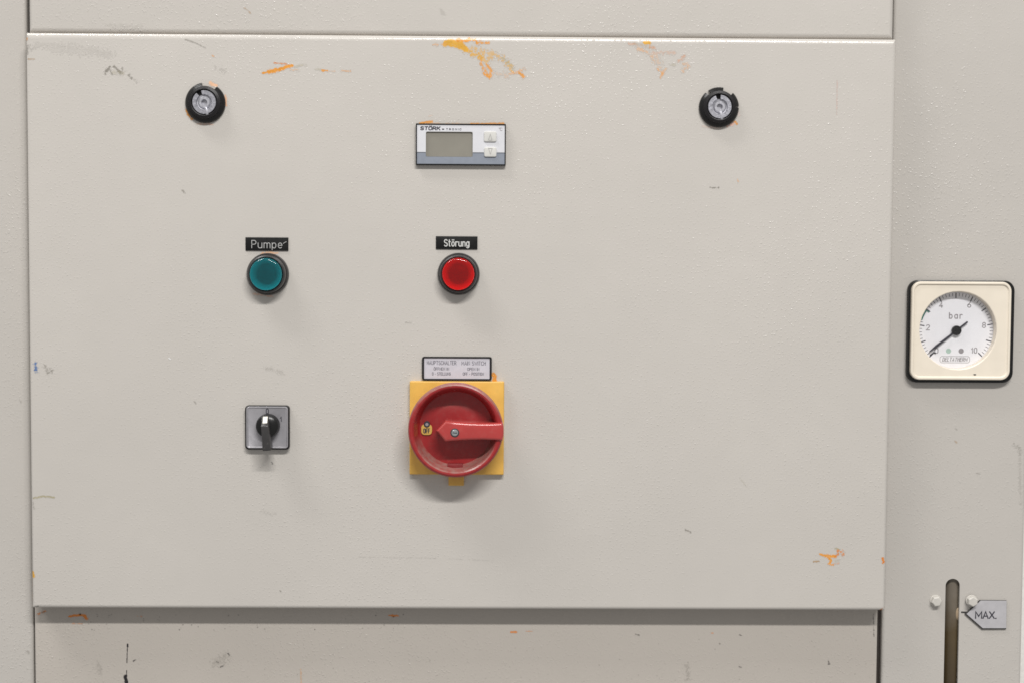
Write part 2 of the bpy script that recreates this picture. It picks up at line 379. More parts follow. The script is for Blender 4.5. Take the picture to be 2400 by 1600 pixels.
    if len(marks) > 1: o['kind'] = 'stuff'                      # flecks too small and too many to part
    return o

# ------------------------------------------------------------------ the cabinet: door and the panels round it
DW, DH, DT, RD = 0.72725, 0.48358, 0.018, 0.0030
YP = 0.0185                                                     # front of the panels round the door
YU = 0.0045                                                     # front of the cover above the door
cab = thing('machine_cabinet', (0, 0, 0), 'pale grey textured sheet-metal machine cabinet with a scuffed control door', 'cabinet')

TOPF = 1.7                                                      # the top edge is rolled wider than the others
bm = bmesh.new(); rr = lambda i: [(x, z - (max(0, i * (TOPF - 1)) if z > 0 else 0)) for x, z in rrect(DW - 2 * i, DH - 2 * i, .0006, 2)]
loft(bm, [(rr(0), DT), (rr(0), RD)] + [(rr(RD * (1 - math.cos(math.pi / 16 * j))), RD - RD * math.sin(math.pi / 16 * j)) for j in range(1, 9)], True, True)
door = finish('door', bm, M_paint, cab, label='raised grey control door with orange scrapes along its top edge')
def door_surf(x, z):
    y = np.full_like(x, -6e-5)
    for d, r in ((z - (DH / 2 - RD * TOPF), RD * TOPF), (-z - (DH / 2 - RD), RD), (np.abs(x) - (DW / 2 - RD), RD)):
        u = np.clip(d / r, 0, .985); y = y + RD * (1 - np.sqrt(1 - u * u))
    return np.clip(x, -DW / 2 + 1e-5, DW / 2 - 1e-5), y, np.clip(z, -DH / 2 + 1e-5, DH / 2 - 1e-5)

def panel(name, x0, x1, z0, z1, yf, bev, holes=(), depth=.03, label=None, mat=None):
    bm = bmesh.new(); cx, cz, w_, h_ = (x0 + x1) / 2, (z0 + z1) / 2, x1 - x0, z1 - z0
    if not holes: plate(bm, w_, h_, depth, .0006, bev, yf + depth, cx, cz, n=2, k=6)
    else:
        R = [(rrect(w_, h_, .0006, 2, 1, cx, cz), yf + depth), (rrect(w_, h_, .0006, 2, 1, cx, cz), yf + bev)]
        for j in range(1, 7):
            t = math.pi / 2 * j / 6; i = bev * (1 - math.cos(t))
            R.append((rrect(w_ - 2 * i, h_ - 2 * i, .0003, 2, 1, cx, cz), yf + bev - bev * math.sin(t)))
        loft(bm, R); bm.verts.ensure_lookup_table()
        outer = R[-1][0]; loops = [outer] + list(holes)
        flatp = [p for lp in loops for p in lp]
        vs = [bm.verts.new((p[0], yf, p[1])) for p in flatp]
        for tri in tessellate_polygon([[Vector((p[0], p[1], 0)) for p in lp] for lp in loops]):
            try: bm.faces.new([vs[i] for i in tri])
            except ValueError: pass
        for hl in holes:                                        # the folded-thin sheet edge inside the hole
            loft(bm, [(hl, yf), (hl, yf + .0025)])
    return finish(name, bm, mat or M_paint, cab, label=label, angle=40)
xl_u, xr_u = at(66.5, 40, YU).x, at(2095, 40, YU).x
up = panel('cover_panel', xl_u, xr_u, DH / 2 + .0007, .50, YU, .0042, label='plain grey cover panel above the door')
zl = -DH / 2 + .010
xl_l, xr_l = at(81.5, 1520, YP).x, at(2056, 1520, YP).x
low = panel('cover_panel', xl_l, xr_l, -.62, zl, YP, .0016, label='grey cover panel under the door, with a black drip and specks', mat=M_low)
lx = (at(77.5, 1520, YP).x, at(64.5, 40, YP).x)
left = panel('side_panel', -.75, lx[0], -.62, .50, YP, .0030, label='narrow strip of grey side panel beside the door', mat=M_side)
rx0 = at(2067, 1520, YP).x; rx1 = at(2398, 1400, YP).x
# oval slot for the level gauge
sx0, sx1 = at(2213.5, 1500, YP).x, at(2247, 1500, YP).x; st = at(2232, 1355, YP).z; sc = (sx0 + sx1) / 2; sr = (sx1 - sx0) / 2
slot = [(sc + sr * math.cos(a), st - sr + sr * math.sin(a)) for a in np.linspace(0, math.pi, 17)] + [(sc + sr * math.cos(a), -.50 + sr * math.sin(a)) for a in np.linspace(math.pi, 2 * math.pi, 13)]
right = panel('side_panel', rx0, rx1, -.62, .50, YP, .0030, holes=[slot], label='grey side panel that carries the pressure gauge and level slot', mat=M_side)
bm = bmesh.new(); plate(bm, .40 + rx1 - .012, 1.3, .01, .001, 0, y0=.075, cx=(rx1 - .012 - .40) / 2)
finish('inner_frame', bm, M_dark, cab)

for xa, xb, za, zb, ya in ((xr_l + .0004, rx0 - .0004, -.61, -DH / 2 + .02, YP + .006), (lx[0] + .0001, xl_l - .0002, -.61, -DH / 2 + .02, YP + .006), (xl_u - .0012, xl_u - .0002, DH / 2 - .01, .49, YP + .004), (xr_u + .0002, rx0 - .0004, DH / 2 - .01, .49, YP + .004)):  # added dark strips that keep stray light out of the panel gaps
    bm = bmesh.new(); plate(bm, max(xb - xa, .0004), zb - za, .02, 0, 0, ya + .02, (xa + xb) / 2, (za + zb) / 2, n=1); finish('gap_shade_strip', bm, M_dark, cab)
bm = bmesh.new(); plate(bm, 3.0, 5.0, .1, .001, .004, y0=1.2, cx=1.9); finish('wall', bm, plain('white_wall', (.78, .76, .72), .8), kind='structure')

# marks on the door
E1 = 1e-9
scuff('paint_scuff', door, 0, door_surf, [
  ([(1044, 102), (1072, 106), (1092, 117)], 8, YO, 1, .12, 9), ([(1052, 97), (1078, 102), (1086, 112)], 7, YO, 1, .1, 9), ([(1072, 95), (1098, 97)], 5.5, OR, 1, .25, 6),
  ([(1100, 92), (1113, 94), (1118, 102)], 5, OR, .95, .4, 5), ([(1122, 101), (1146, 101)], 5, OR, .85, .55, 5), ([(1018, 106), (1046, 104)], 4, OR, .5, .7, 5),
  ([(1090, 116), (1112, 127), (1128, 136)], 8, YO, .85, .55, 5), ([(1104, 114), (1132, 122), (1160, 128), (1182, 142), (1196, 158)], 9, YO, .62, .72, 5),
  ([(1122, 128), (1136, 140), (1148, 136)], 12, YO, .6, .7, 5), ([(1126, 140), (1133, 160), (1144, 180)], 5, OR, .8, .5, 5), ([(1140, 152), (1151, 164), (1149, 182)], 4.5, OR, .85, .45, 5),
  ([(1133, 172), (1146, 182)], 4, OR, .9, .3, 5), ([(1178, 138), (1194, 152), (1204, 164)], 5, OL, .5, .6, 4), ([(1194, 160), (1200, 168)], 4, YO, .7, .5, 4),
  ([(1195, 174), (1216, 168), (1230, 162)], 4.5, OR, .45, .6, 5), ([(1217, 172), (1226, 181)], 6, OR, .9, .35, 5), ([(1156, 172), (1190, 178)], 8, OR, .25, .7, 4)], 3)
scuff('paint_scuff', door, 0, door_surf, [
  ([(1512, 100), (1521, 101)], 6, YO, 1, .15, 6), ([(1474, 103), (1488, 104)], 4, OD, 0.36, 0.60, 4), ([(1488, 104), (1508, 108), (1532, 114)], 5, BR, 0.36, 0.65, 4),
  ([(1494, 114), (1514, 122), (1528, 132), (1534, 146)], 6, OR, 0.40, 0.60, 4), ([(1530, 124), (1556, 124), (1582, 124)], 6, OD, 0.25, 0.70, 4), ([(1538, 130), (1544, 148), (1548, 160)], 8, OR, 0.23, 0.70, 4),
  ([(1541, 162), (1552, 172), (1549, 182)], 4, OR, 0.54, 0.40, 5), ([(1560, 162), (1552, 174)], 4, OR, 0.43, 0.45, 5), ([(1574, 152), (1582, 154)], 5, OL, 0.32, 0.60, 4),
  ([(1590, 144), (1604, 132)], 4.5, OD, 0.40, 0.55, 4), ([(1604, 150), (1614, 154), (1602, 166)], 6, OR, 0.36, 0.55, 4), ([(1524, 109), (1534, 114)], 4, OD, 0.43, 0.50, 4)], 5)
scuff('paint_scuff', door, 0, door_surf, [
  ([(630, 168), (648, 165), (666, 161)], 5.6, OR, 1, .2, 8), ([(615, 172), (624, 170), (640, 167)], 3.4, OR, 1, .25, 6), ([(655, 163), (684, 154)], 5, OR, 1, .18, 8), ([(642, 148), (660, 149), (672, 151)], 2.8, OD, .7, .35, 5),
  ([(690, 156), (718, 152)], 3.8, OL, .35, .6, 5), ([(682, 164), (700, 165)], 3, OR, .35, .6, 4), ([(738, 163), (754, 164)], 3, OL, .3, .5, 4), ([(755, 166), (767, 166)], 3.2, OR, .95, .25, 5), ([(768, 167), (784, 168)], 2.5, OR, .25, .5, 4), ([(802, 167), (822, 168)], 3, OR, .55, .5, 4)], 7)
scuff('paint_scuff', door, 0, door_surf, [
  ([(1922, 1298), (1934, 1300)], 3.4, OR, .95, .3, 5), ([(1933, 1300), (1946, 1303), (1956, 1303)], 4.8, OR, 1, .3, 5), ([(1955, 1304), (1966, 1296)], 4, OD, .8, .45, 5), ([(1964, 1290), (1976, 1292), (1974, 1298)], 6, OD, .85, .5, 5), ([(1957, 1284), (1968, 1286)], 2.2, OL, .8, .3, 5),
  ([(1941, 1304), (1947, 1311), (1945, 1318)], 4.4, OR, 1, .3, 5), ([(1941, 1320), (1953, 1323)], 3, OR, .85, .3, 5), ([(1952, 1321), (1968, 1319)], 2.5, OD, .4, .5, 4), ([(1907, 1315), (1920, 1314)], 2.4, BR, .8, .35, 5), ([(1958, 1313), (1964, 1312)], 4, OL, .35, .5, 4)], 9)
scuff('paint_scuff', door, 0, door_surf, [([(2069, 1308), (2070, 1316)], 4.5, OD, 1, .2, 6)], 10)
scuff('paint_scuff', door, 0, door_surf, [([(2065, 1429), (2076, 1424)], 3.5, OD, .95, .25, 6)], 11)
scuff('paint_scuff', door, 0, door_surf, [([(60, 84), (61, 93)], 3.5, OR, .9, .25, 5), ([(66, 139), (80, 139)], 2.2, BR, .6, .25, 5)], 12)
scuff('paint_scuff', door, 0, door_surf, [([(76, 1341), (77, 1350)], 4.8, YO, 1, .15, 6), ([(73, 1356), (74, 1372)], 2.4, OD, .45, .4, 5), ([(73, 1385), (75, 1405)], 2.4, BR, .55, .4, 5), ([(78, 1424), (90, 1419)], 2.4, GY, .7, .3, 5)], 13)
scuff('paint_scuff', door, 0, door_surf, [([(494, 196), (506, 202)], 5.5, (.85, .50, .30), .85, .3, 7)], 14)
scuff('paint_scuff', door, 0, door_surf, [([(436, 258), (442, 270), (449, 280)], 4.6, OR, .95, .3, 6), ([(528, 224), (531, 248)], 3.2, (.80, .42, .22), .75, .35, 6), ([(462, 291), (500, 292)], 3, OD, .3, .5, 5)], 15)
scuff('paint_scuff', door, 0, door_surf, [([(1722, 286), (1728, 291)], 3.6, OR, .9, .3, 5), ([(1704, 297), (1722, 289)], 3.4, (.75, .36, .25), .6, .4, 6), ([(1648, 296), (1690, 302)], 3, (.62, .4, .3), .3, .5, 5), ([(1729, 262), (1733, 272)], 4, (.75, .5, .45), .3, .5, 5)], 16)
scuff('paint_scuff', door, 0, door_surf, [([(984, 290), (1000, 287), (1013, 286)], 3.6, OR, .95, .15, 7), ([(1010, 290), (1110, 291)], 2.2, (.75, .45, .25), .5, .4, 6), ([(1104, 291), (1150, 290), (1180, 290)], 3.0, OR, .85, .25, 7), ([(1004, 274), (1012, 272)], 3, (.78, .5, .35), .3, .5, 5)], 17)
scuff('paint_scuff', door, 0, door_surf, [([(612, 595), (632, 592), (650, 594)], 4, (.78, .42, .2), .7, .3, 7)], 18)
scuff('paint_scuff', door, 0, door_surf, [([(594, 688), (640, 696)], 3, OD, .35, .5, 6)], 19)
scuff('paint_scuff', door, 0, door_surf, [([(1157, 876), (1160, 892)], 6.5, OR, 1, .12, 8)], 20)
scuff('dirt_smudge', door, 0, door_surf, [([(62, 124), (66, 108)], 5, GY, .55, .5, 4), ([(72, 118), (80, 112)], 4, GY, .4, .6, 4), ([(84, 108), (120, 105), (165, 112), (215, 118), (262, 128)], 9, GY, .10, .8, 5), ([(120, 118), (180, 122), (255, 126)], 11, GY, .05, .8, 5)], 21)
scuff('dirt_smudge', door, 0, door_surf, [([(245, 173), (251, 164), (257, 157)], 4.2, GY, .75, .5, 4), ([(257, 163), (263, 174)], 3, GY, .65, .5, 4), ([(268, 158), (277, 166), (283, 172)], 4.5, GY, .7, .52, 4), ([(286, 160), (288, 173)], 3, GY, .6, .55, 4), ([(262, 170), (288, 172)], 6, OL, .25, .6, 4), ([(303, 178), (309, 183)], 4, GY, .6, .5, 4), ([(312, 186), (320, 192)], 4, GY, .25, .6, 4)], 22)
scuff('dirt_smudge', door, 0, door_surf, [([(434, 93), (458, 101), (482, 113)], 1.6, GY, .5, .35, 6), ([(497, 130), (501, 133)], 3, OR, .6, .3, 5), ([(505, 160), (528, 168)], 7, GY, .22, .75, 5)], 23)
scuff('dirt_smudge', door, 0, door_surf, [([(83, 850), (84, 866)], 5, BL, .9, .4, 5), ([(76, 852), (82, 852)], 2, BL, .5, .4, 4), ([(84, 872), (92, 872)], 2.5, BL, .5, .6, 4), ([(105, 857), (112, 866)], 6, GY, .5, .75, 4), ([(112, 875), (122, 867)], 4, GY, .6, .6, 4)], 24)
scuff('dirt_smudge', door, 0, door_surf, [([(79, 1166), (100, 1162), (126, 1164)], 2.6, OL, .75, .2, 7), ([(77, 1178), (80, 1192)], 3, GY, .4, .6, 4)], 25)
for i, mk in enumerate([
  [([(428, 447), (434, 453)], 2.6, GY, .6, .4, 4)], [([(1665, 440), (1684, 440)], 2.4, GY, .75, .45, 4)], [([(1728, 421), (1730, 426)], 2.6, OR, .45, .4, 4)],
  [([(622, 862), (640, 864)], 5, GY, .3, .95, 3), ([(648, 868), (663, 873)], 5, GY, .3, .95, 3)], [([(616, 1196), (645, 1204)], 5, GY, .12, .95, 3)], [([(637, 1083), (639, 1086)], 2.2, BK, .6, .2, 4)],
  [([(1606, 1240), (1618, 1246)], 3, GY, .65, .5, 4)], [([(840, 1304), (1000, 1306), (1160, 1313)], 1.2, GY, .16, .75, 5)], [([(396, 839), (399, 841)], 2, WH, .8, .2, 4)],
  [([(656, 1383), (658, 1385)], 1.6, GY, .7, .2, 4)], [([(1962, 190), (1961, 268)], 1.6, (.6, .36, .3), .4, .35, 6)], [([(455, 940), (460, 946)], 2, GY, .45, .4, 4)], [([(950, 756), (964, 757)], 2, GY, .4, .5, 4)], [([(1735, 1120), (1750, 1140)], 2, OL, .25, .6, 4)]]):
    scuff('dirt_smudge', door, 0, door_surf, mk, 40 + i)
def flat_surf(y): return lambda x, z: (x, np.full_like(x, y - 6e-5), z)
ls = flat_surf(YP)
scuff('paint_scuff', low, YP, ls, [([(162, 1443), (184, 1440), (200, 1441)], 3.8, OD, 1, .15, 7), ([(197, 1443), (204, 1449)], 4, OD, 1, .2, 6), ([(170, 1460), (192, 1460)], 2.2, OD, .4, .4, 5)], 61)
scuff('paint_scuff', low, YP, ls, [([(90, 1437), (106, 1431)], 3.6, OD, .8, .45, 4), ([(98, 1434), (104, 1432)], 2.5, GY, .7, .4, 4)], 62)
scuff('paint_scuff', low, YP, ls, [([(912, 1441), (932, 1442)], 3.2, OD, .95, .25, 6)], 63)
scuff('paint_scuff', low, YP, ls, [([(1198, 1480), (1210, 1480)], 2.8, OD, .9, .3, 5), ([(1233, 1478), (1248, 1478)], 1.6, OD, .6, .35, 5)], 64)
scuff('paint_scuff', low, YP, ls, [([(705, 1568), (706, 1620)], 2, OR, .35, .5, 6), ([(322, 1443), (332, 1443)], 2, OD, .5, .5, 4)], 65)
scuff('drip', low, YP, ls, [([(299, 1508), (299, 1514)], 2.3, BK, 1, .05, 6), ([(299, 1512), (298, 1530), (297.5, 1552)], 1.2, BK, .95, .15, 8), ([(297, 1570), (296.5, 1584)], 1.3, BK, .95, .15, 8), ([(294, 1584), (297, 1600), (301, 1640)], 5.2, BK, 1, .06, 9)], 66)
rnd = random.Random(4)
sp = [([(313, 1548), (318, 1545)], 2.4, BK, .8, .3, 4), ([(534, 1531), (537, 1533)], 3.2, BK, .75, .3, 4), ([(508, 1549), (511, 1551)], 2.2, BK, .6, .4, 4), ([(518, 1561), (524, 1558)], 3, BK, .65, .45, 4), ([(505, 1552), (530, 1540)], 12, GY, .3, .9, 3), ([(228, 1556), (236, 1574)], 8, GY, .22, .75, 5)]
for _ in range(46):
    x = rnd.uniform(180, 980); sp.append(([(x, rnd.uniform(1436, 1478)), (x + 2, rnd.uniform(1436, 1478))][:1], rnd.uniform(1, 2.2), BK, rnd.uniform(.25, .6), .3, 4))
scuff('dirt_smudge', low, YP, ls, sp, 67)
sp = [([(1941, 1548), (1943, 1555)], 2.8, BK, .7, .3, 4), ([(1686, 1507), (1688, 1508)], 2.4, GY, .7, .3, 4), ([(1490, 1485), (1498, 1487)], 2, BK, .6, .3, 4), ([(1734, 1486), (1738, 1488)], 2.2, BK, .6, .3, 4), ([(1667, 1482), (1671, 1482)], 1.8, OD, .6, .3, 4), ([(1610, 1560), (1612, 1590)], 7, GY, .3, .88, 4), ([(1732, 1561), (1737, 1562)], 2, BK, .5, .3, 4)]
for _ in range(34):
    x, y = rnd.uniform(1320, 2040), rnd.uniform(1480, 1598); sp.append(([(x, y)], rnd.uniform(.8, 1.6), GY, rnd.uniform(.3, .6), .3, 4))
for _ in range(30):
    x, y = rnd.uniform(560, 1300), rnd.uniform(1490, 1598); sp.append(([(x, y)], rnd.uniform(.8, 1.5), GY, rnd.uniform(.25, .5), .3, 4))
scuff('dirt_smudge', low, YP, ls, sp, 68)
scuff('dirt_smudge', low, YP, ls, [([(2047, 1438), (2048, 1490)], 2.0, BK, .6, .62, 5)], 69)
scuff('dirt_smudge', right, YP, ls, [([(2376, 1040), (2388, 1050), (2390, 1064)], 5, GY, .4, .7, 4), ([(2390, 1070), (2392, 1180)], 4, GY, .22, .7, 5)], 70)
scuff('dirt_smudge', right, YP, ls, [([(2238, 1032), (2242, 1036)], 2.2, BR, .5, .4, 4), ([(2290, 1108), (2296, 1110)], 2, GY, .35, .5, 4), ([(2240, 1004), (2242, 1006)], 2, GY, .4, .4, 4)], 71)
scuff('dirt_smudge', left, YP, ls, [([(64, 1525), (68, 1530)], 3, GY, .4, .5, 4), ([(46, 938), (50, 942)], 2.4, GY, .3, .5, 4)], 72)
us = flat_surf(YU)
scuff('dirt_smudge', up, YU, us, [([(572, 19), (580, 24), (588, 33)], 2, BR, .55, .4, 5), ([(1034, 24), (1040, 34)], 6, GY, .2, .5, 6), ([(250, 60), (330, 66)], 6, GY, .2, .8, 5)], 73)

# ------------------------------------------------------------------ turn locks
def make_lock(cx, cy, gaps, key, label):
    o3 = at(cx, cy, 0); t = thing('turn_lock', o3, label, 'lock', 'turn locks on the door')
    R1, R2 = m(46.5), m(37.5)
    prof = [(R2 - .0012, 0), (R1, 0), (R1, -.0016), (R1 - .0007, -.0030), (R2, -.0046), (R2 - .0012, -.0046)]
    bm = bmesh.new()
    edges = sorted(gaps)
    for i, (g0, g1) in enumerate(edges):
        n1 = edges[(i + 1) % len(edges)][0]
        if n1 <= g1: n1 += 360
        sector(bm, prof, g1, n1, max(6, int((n1 - g1) / 5)))
    finish('collar', bm, M_blackg, t)
    bm = bmesh.new()
    lathe(bm, [(m(38), 0), (m(38), -.0046), (m(37), -.0056), (m(31), -.0066), (m(29.5), -.0064), (m(28.6), -.0050), (m(28.6), -.0030)], 64, cap1=True)
    finish('housing', bm, M_black, t)
    bm = bmesh.new()
    k0, k1 = key
    prof = [(m(17.5), -.0031), (m(27.6), -.0031), (m(27.6), -.0060), (m(26.8), -.0066), (m(18.3), -.0066), (m(17.5), -.0060)]
    sector(bm, prof, k0 + 13, k1 + 360 - 6, 20); sector(bm, prof, k1 + 6, k0 - 13, 24)
    finish('insert', bm, M_zinc, t)
    bm = bmesh.new(); lathe(bm, [(m(17.8), -.0046), (m(14.6), -.0044), (m(14.2), -.0052), (m(12), -.0060), (m(7), -.0060), (m(6.2), -.0052), (m(6), -.0034)], 40)
    # the bit that reaches out to the lower slot
    a = math.radians(k1); ux, uz = math.cos(a), math.sin(a); wv = m(3.2)
    prism(bm, [(ux * m(12) - uz * wv, uz * m(12) + ux * wv), (ux * m(30) - uz * wv, uz * m(30) + ux * wv), (ux * m(30) + uz * wv, uz * m(30) - ux * wv), (ux * m(12) + uz * wv, uz * m(12) - ux * wv)], -.0031, -.0067, .0006)
    finish('pin', bm, M_zincd, t)
    return t
make_lock(482, 242, [(53, 100)], (117, -76), 'black turn lock with a wide notch at its collar top, near the solid orange scrape')
make_lock(1684.5, 252.5, [(46, 78), (122, 134), (-2, 4)], (99, -80), 'black turn lock with several small collar notches, below the faint orange scratches')

# ------------------------------------------------------------------ temperature controller
def loc_fn(o3):
    return lambda px, py, y=0.: (at(px, py, y).x - o3.x, at(px, py, y).z - o3.z)
def rect_px(f, x0, y0, x1, y1, y):
    a = f((x0 + x1) / 2, (y0 + y1) / 2, y); return a[0], a[1], m(x1 - x0, y), m(y1 - y0, y)
o3 = at(1080.3, 340, 0); f = loc_fn(o3)
t = thing('temperature_controller', o3, 'white and slate temperature controller with a blank display and two arrow keys', 'thermostat')
bm = bmesh.new(); W_, H_ = m(209), m(96); 
loft(bm, [(rrect(W_, H_, .0005, 3), 0), (rrect(W_, H_, .0005, 3), -.0034), (rrect(W_ - .0005, H_ - .0005, .0005, 3), -.0037), (rrect(W_ - .0016, H_ - .0018, .0004, 3), -.0037), (rrect(W_ - .0018, H_ - .0020, .0004, 3), -.0026)], True, False)
finish('bezel', bm, M_blackg, t)
yf = -.0031
wx, wz, ww, wh = rect_px(f, 999, 310, 1107, 367, yf)
fw, fh = W_ - .0019, H_ - .0021
zs = f(1080, 358.5, yf)[1]
bm = bmesh.new()       # white part with the display opening cut in
def face_part(z0, z1):
    xs = [-fw / 2, wx - ww / 2, wx + ww / 2, fw / 2]; zz = sorted({z0, z1, *[v for v in (wz - wh / 2, wz + wh / 2) if z0 < v < z1]})
    for i in range(3):
        for a, b in zip(zz, zz[1:]):
            if i == 1 and a >= wz - wh / 2 - E1 and b <= wz + wh / 2 + E1: continue
            bm.faces.new([bm.verts.new(p) for p in ((xs[i], yf, a), (xs[i + 1], yf, a), (xs[i + 1], yf, b), (xs[i], yf, b))])
face_part(zs, fh / 2); finish('face_plate', bm, M_white, t)
bm = bmesh.new(); face_part(-fh / 2, zs); finish('lower_band', bm, M_slate, t)
for xa, xb in ((-fw / 2, wx - ww / 2 - .0003), (wx + ww / 2 + .0003, f(1134.5, 358, yf)[0] - .0002), (f(1164, 358, yf)[0] + .0002, fw / 2)): 
    bm = bmesh.new(); ribbon(bm, [(xa + .0003, zs), (xb - .0003, zs)], m(2.2), yf - 3e-5); finish('dividing_line', bm, M_slated, t)
bm = bmesh.new(); loft(bm, [(rrect(ww, wh, m(4), 5, 1, wx, wz), yf - 1e-4), (rrect(ww - .0003, wh - .0003, m(4), 5, 1, wx, wz), yf + .0011)], False, True)
loft(bm, [(rrect(ww + .0004, wh + .0004, m(4), 5, 1, wx, wz), yf - 5e-5), (rrect(ww, wh, m(4), 5, 1, wx, wz), yf - 1e-4)])
finish('display', bm, M_lcd, t)
for (x0, y0, x1, y1, up_) in ((1134.5, 309, 1163.5, 333, 1), (1135, 346, 1163.5, 368.5, 0)):
    bx, bz, bw, bh = rect_px(f, x0, y0, x1, y1, yf)
    bm = bmesh.new(); plate(bm, bw, bh, .0012, m(3.5), .0006, yf, bx, bz, 4)
    kb = finish('arrow_key', bm, M_rubber, t, label='arrow key pointing up' if up_ else 'arrow key pointing down')
    s = 1 if up_ else -1; bm = bmesh.new(); hx, hz = m(4.2), m(7)
    ribbon(bm, [(bx - hx, bz - s * hz - s * m(1.5)), (bx, bz + s * hz - s * m(1.5)), (bx + hx, bz - s * hz - s * m(1.5)), (bx - hx, bz - s * hz - s * m(1.5))], m(1.3), yf - .00125)
    finish('arrow', bm, M_keyline, kb)
bm = bmesh.new()
a = f(985.5, 305, yf); b = f(1031, 305.3, yf); write(bm, 'STÖRK', a[0], b[0], a[1], m(7.2), yf - 4e-5, m(2.4), .22, .12)
a = f(1037, 305.2, yf); b = f(1081, 305.6, yf); ribbon(bm, [(a[0], a[1] + m(1.6)), (a[0] + m(3), a[1] + m(1.6))], m(3), yf - 4e-5)
write(bm, 'TRONIC', f(1046, 305, yf)[0], b[0], f(1046, 305.6, yf)[1], m(3.8), yf - 4e-5, m(1.1), .55)
finish('lettering', bm, M_ink, t)
bm = bmesh.new(); a = f(1169.5, 307, yf); b = f(1177, 307, yf); write(bm, '°C', a[0], b[0], a[1], m(6.6), yf - 4e-5, m(1.2), .12); finish('lettering', bm, M_greypr, t)

# ------------------------------------------------------------------ engraved name labels
def name_label(x0, y0, x1, y1, text, tx0, tx1, base, cap, wd, mat, label):
    o3 = at((x0 + x1) / 2, (y0 + y1) / 2, 0); f = loc_fn(o3)
    t = thing('name_label', o3, label, 'label', 'engraved labels above the pilot lights')
    bm = bmesh.new(); plate(bm, m(x1 - x0), m(y1 - y0), .0010, .0002, .0002, 0, n=2, k=2); finish('backing', bm, M_label, t)
    bm = bmesh.new(); a = f(tx0, base, -.001); b = f(tx1, base, -.001); write(bm, text, a[0], b[0], a[1], m(cap), -.00103, m(wd), .26); finish('lettering', bm, mat, t)
    return t
t = name_label(576, 557, 675.8, 588, 'Pumpe', 590, 661, 581.6, 17.6, 1.5, M_engrg, 'black label engraved Pumpe in thin grey letters, above the green light')
bm = bmesh.new(); fo = loc_fn(Vector(t.location)); ribbon(bm, [fo(664, 571, -.001), fo(667, 569, -.001), fo(671, 567, -.001)], m(1.2), -.00103); finish('scratch', bm, M_engrg, t)
name_label(1021.8, 554.4, 1119, 584.6, 'Störung', 1041.5, 1099.5, 577.4, 15.2, 2.2, M_engr, 'black label engraved Störung in bold white letters, above the red light')

# ------------------------------------------------------------------ pilot lights
def pilot(cx, cy, lens_mat, label):
    o3 = at(cx, cy, 0); t = thing('pilot_light', o3, label, 'indicator light', 'pilot lights on the door')
    bm = bmesh.new(); lathe(bm, [(m(49.2), 0), (m(49.2), -.0022), (m(48.4), -.0034), (m(46.2), -.0046), (m(45.4), -.0044), (m(44.6), -.0050), (m(44.0), -.0088), (m(43.2), -.0098), (m(40.6), -.0104), (m(39.0), -.0102), (m(38.6), -.0090), (m(38.6), -.0030)], 72, cap1=False)
    finish('bezel', bm, M_charcoal, t)
    bm = bmesh.new(); r = 37.6
    lathe(bm, [(m(r), -.0032), (m(r), -.0112), (m(r - .5), -.0122), (m(r - 2), -.0131), (m(r - 4.5), -.0136), (m(r - 7), -.0138), (m(20), -.0141), (m(8), -.0142)], 72)
    finish('lens', bm, lens_mat, t, angle=75)
    bm = bmesh.new(); pr = [(37.2, .0121), (36.4, .0118), (33.5, .0102), (30.0, .0088), (26.5, .0078), (23.0, .0070)]   # ribbed bowl, its shade painted in, darker ring by ring towards the bulb
    R = [ring(bm, circ(m(r_), 56), -y_) for r_, y_ in pr]
    for k_, (a_, b_) in enumerate(zip(R, R[1:])): bridge(bm, a_, b_, max(0, k_ - 1))
    finish('reflector', bm, M_refls, t)
    bm = bmesh.new(); lathe(bm, [(m(23.4), -.0069), (m(22), -.0078), (m(16), -.0092), (m(7), -.0100)], 40); finish('bulb_holder', bm, M_sock, t)
pilot(628.2, 643, M_teal, 'green pilot light in a dark ring under the Pumpe label')
pilot(1075, 642.4, M_ruby, 'red pilot light in a dark ring under the Störung label')

# ------------------------------------------------------------------ selector switch
o3 = at(628, 1000, 0); f = loc_fn(o3)
t = thing('selector_switch', o3, 'small square selector switch with a black lever knob set at 0', 'switch')
bm = bmesh.new(); plate(bm, m(103.5), m(103.5), .0046, m(8), .0008, 0); finish('base', bm, M_black, t)
yf = -.0046; px_, pz_, pw, ph = rect_px(f, 577.5, 951.8, 674.8, 1049.8, -.0056)
bm = bmesh.new(); fp = lambda i: rrect(pw - 2 * i, ph - 2 * i, m(6.5) - i * .5, 5, 1, px_, pz_)
loft(bm, [(fp(0), yf + .0002), (fp(0), -.0058), (fp(.0003), -.0062), (fp(.0007), -.0062), (fp(.0015), -.0056)], False, True); finish('face_plate', bm, M_alu, t)
yf = -.0056
bm = bmesh.new(); a = f(624, 968.4, yf); b = f(629, 968.4, yf); write(bm, '0', a[0], b[0], a[1], m(11), yf - 5e-5, m(2.2)); a = f(656.8, 986.5, yf); b = f(659.6, 986.5, yf); write(bm, '1', a[0], b[0], a[1], m(10.2), yf - 5e-5, m(2.0)); finish('lettering', bm, M_ink, t)
kc = f(626.8, 997.5, -.010)
bm = bmesh.new(); lathe(bm, [(m(27.8), yf), (m(27.5), -.0095), (m(25.4), -.0120), (m(20), -.0136), (m(8), -.0142)], 56, *kc); finish('knob', bm, M_blackg, t)
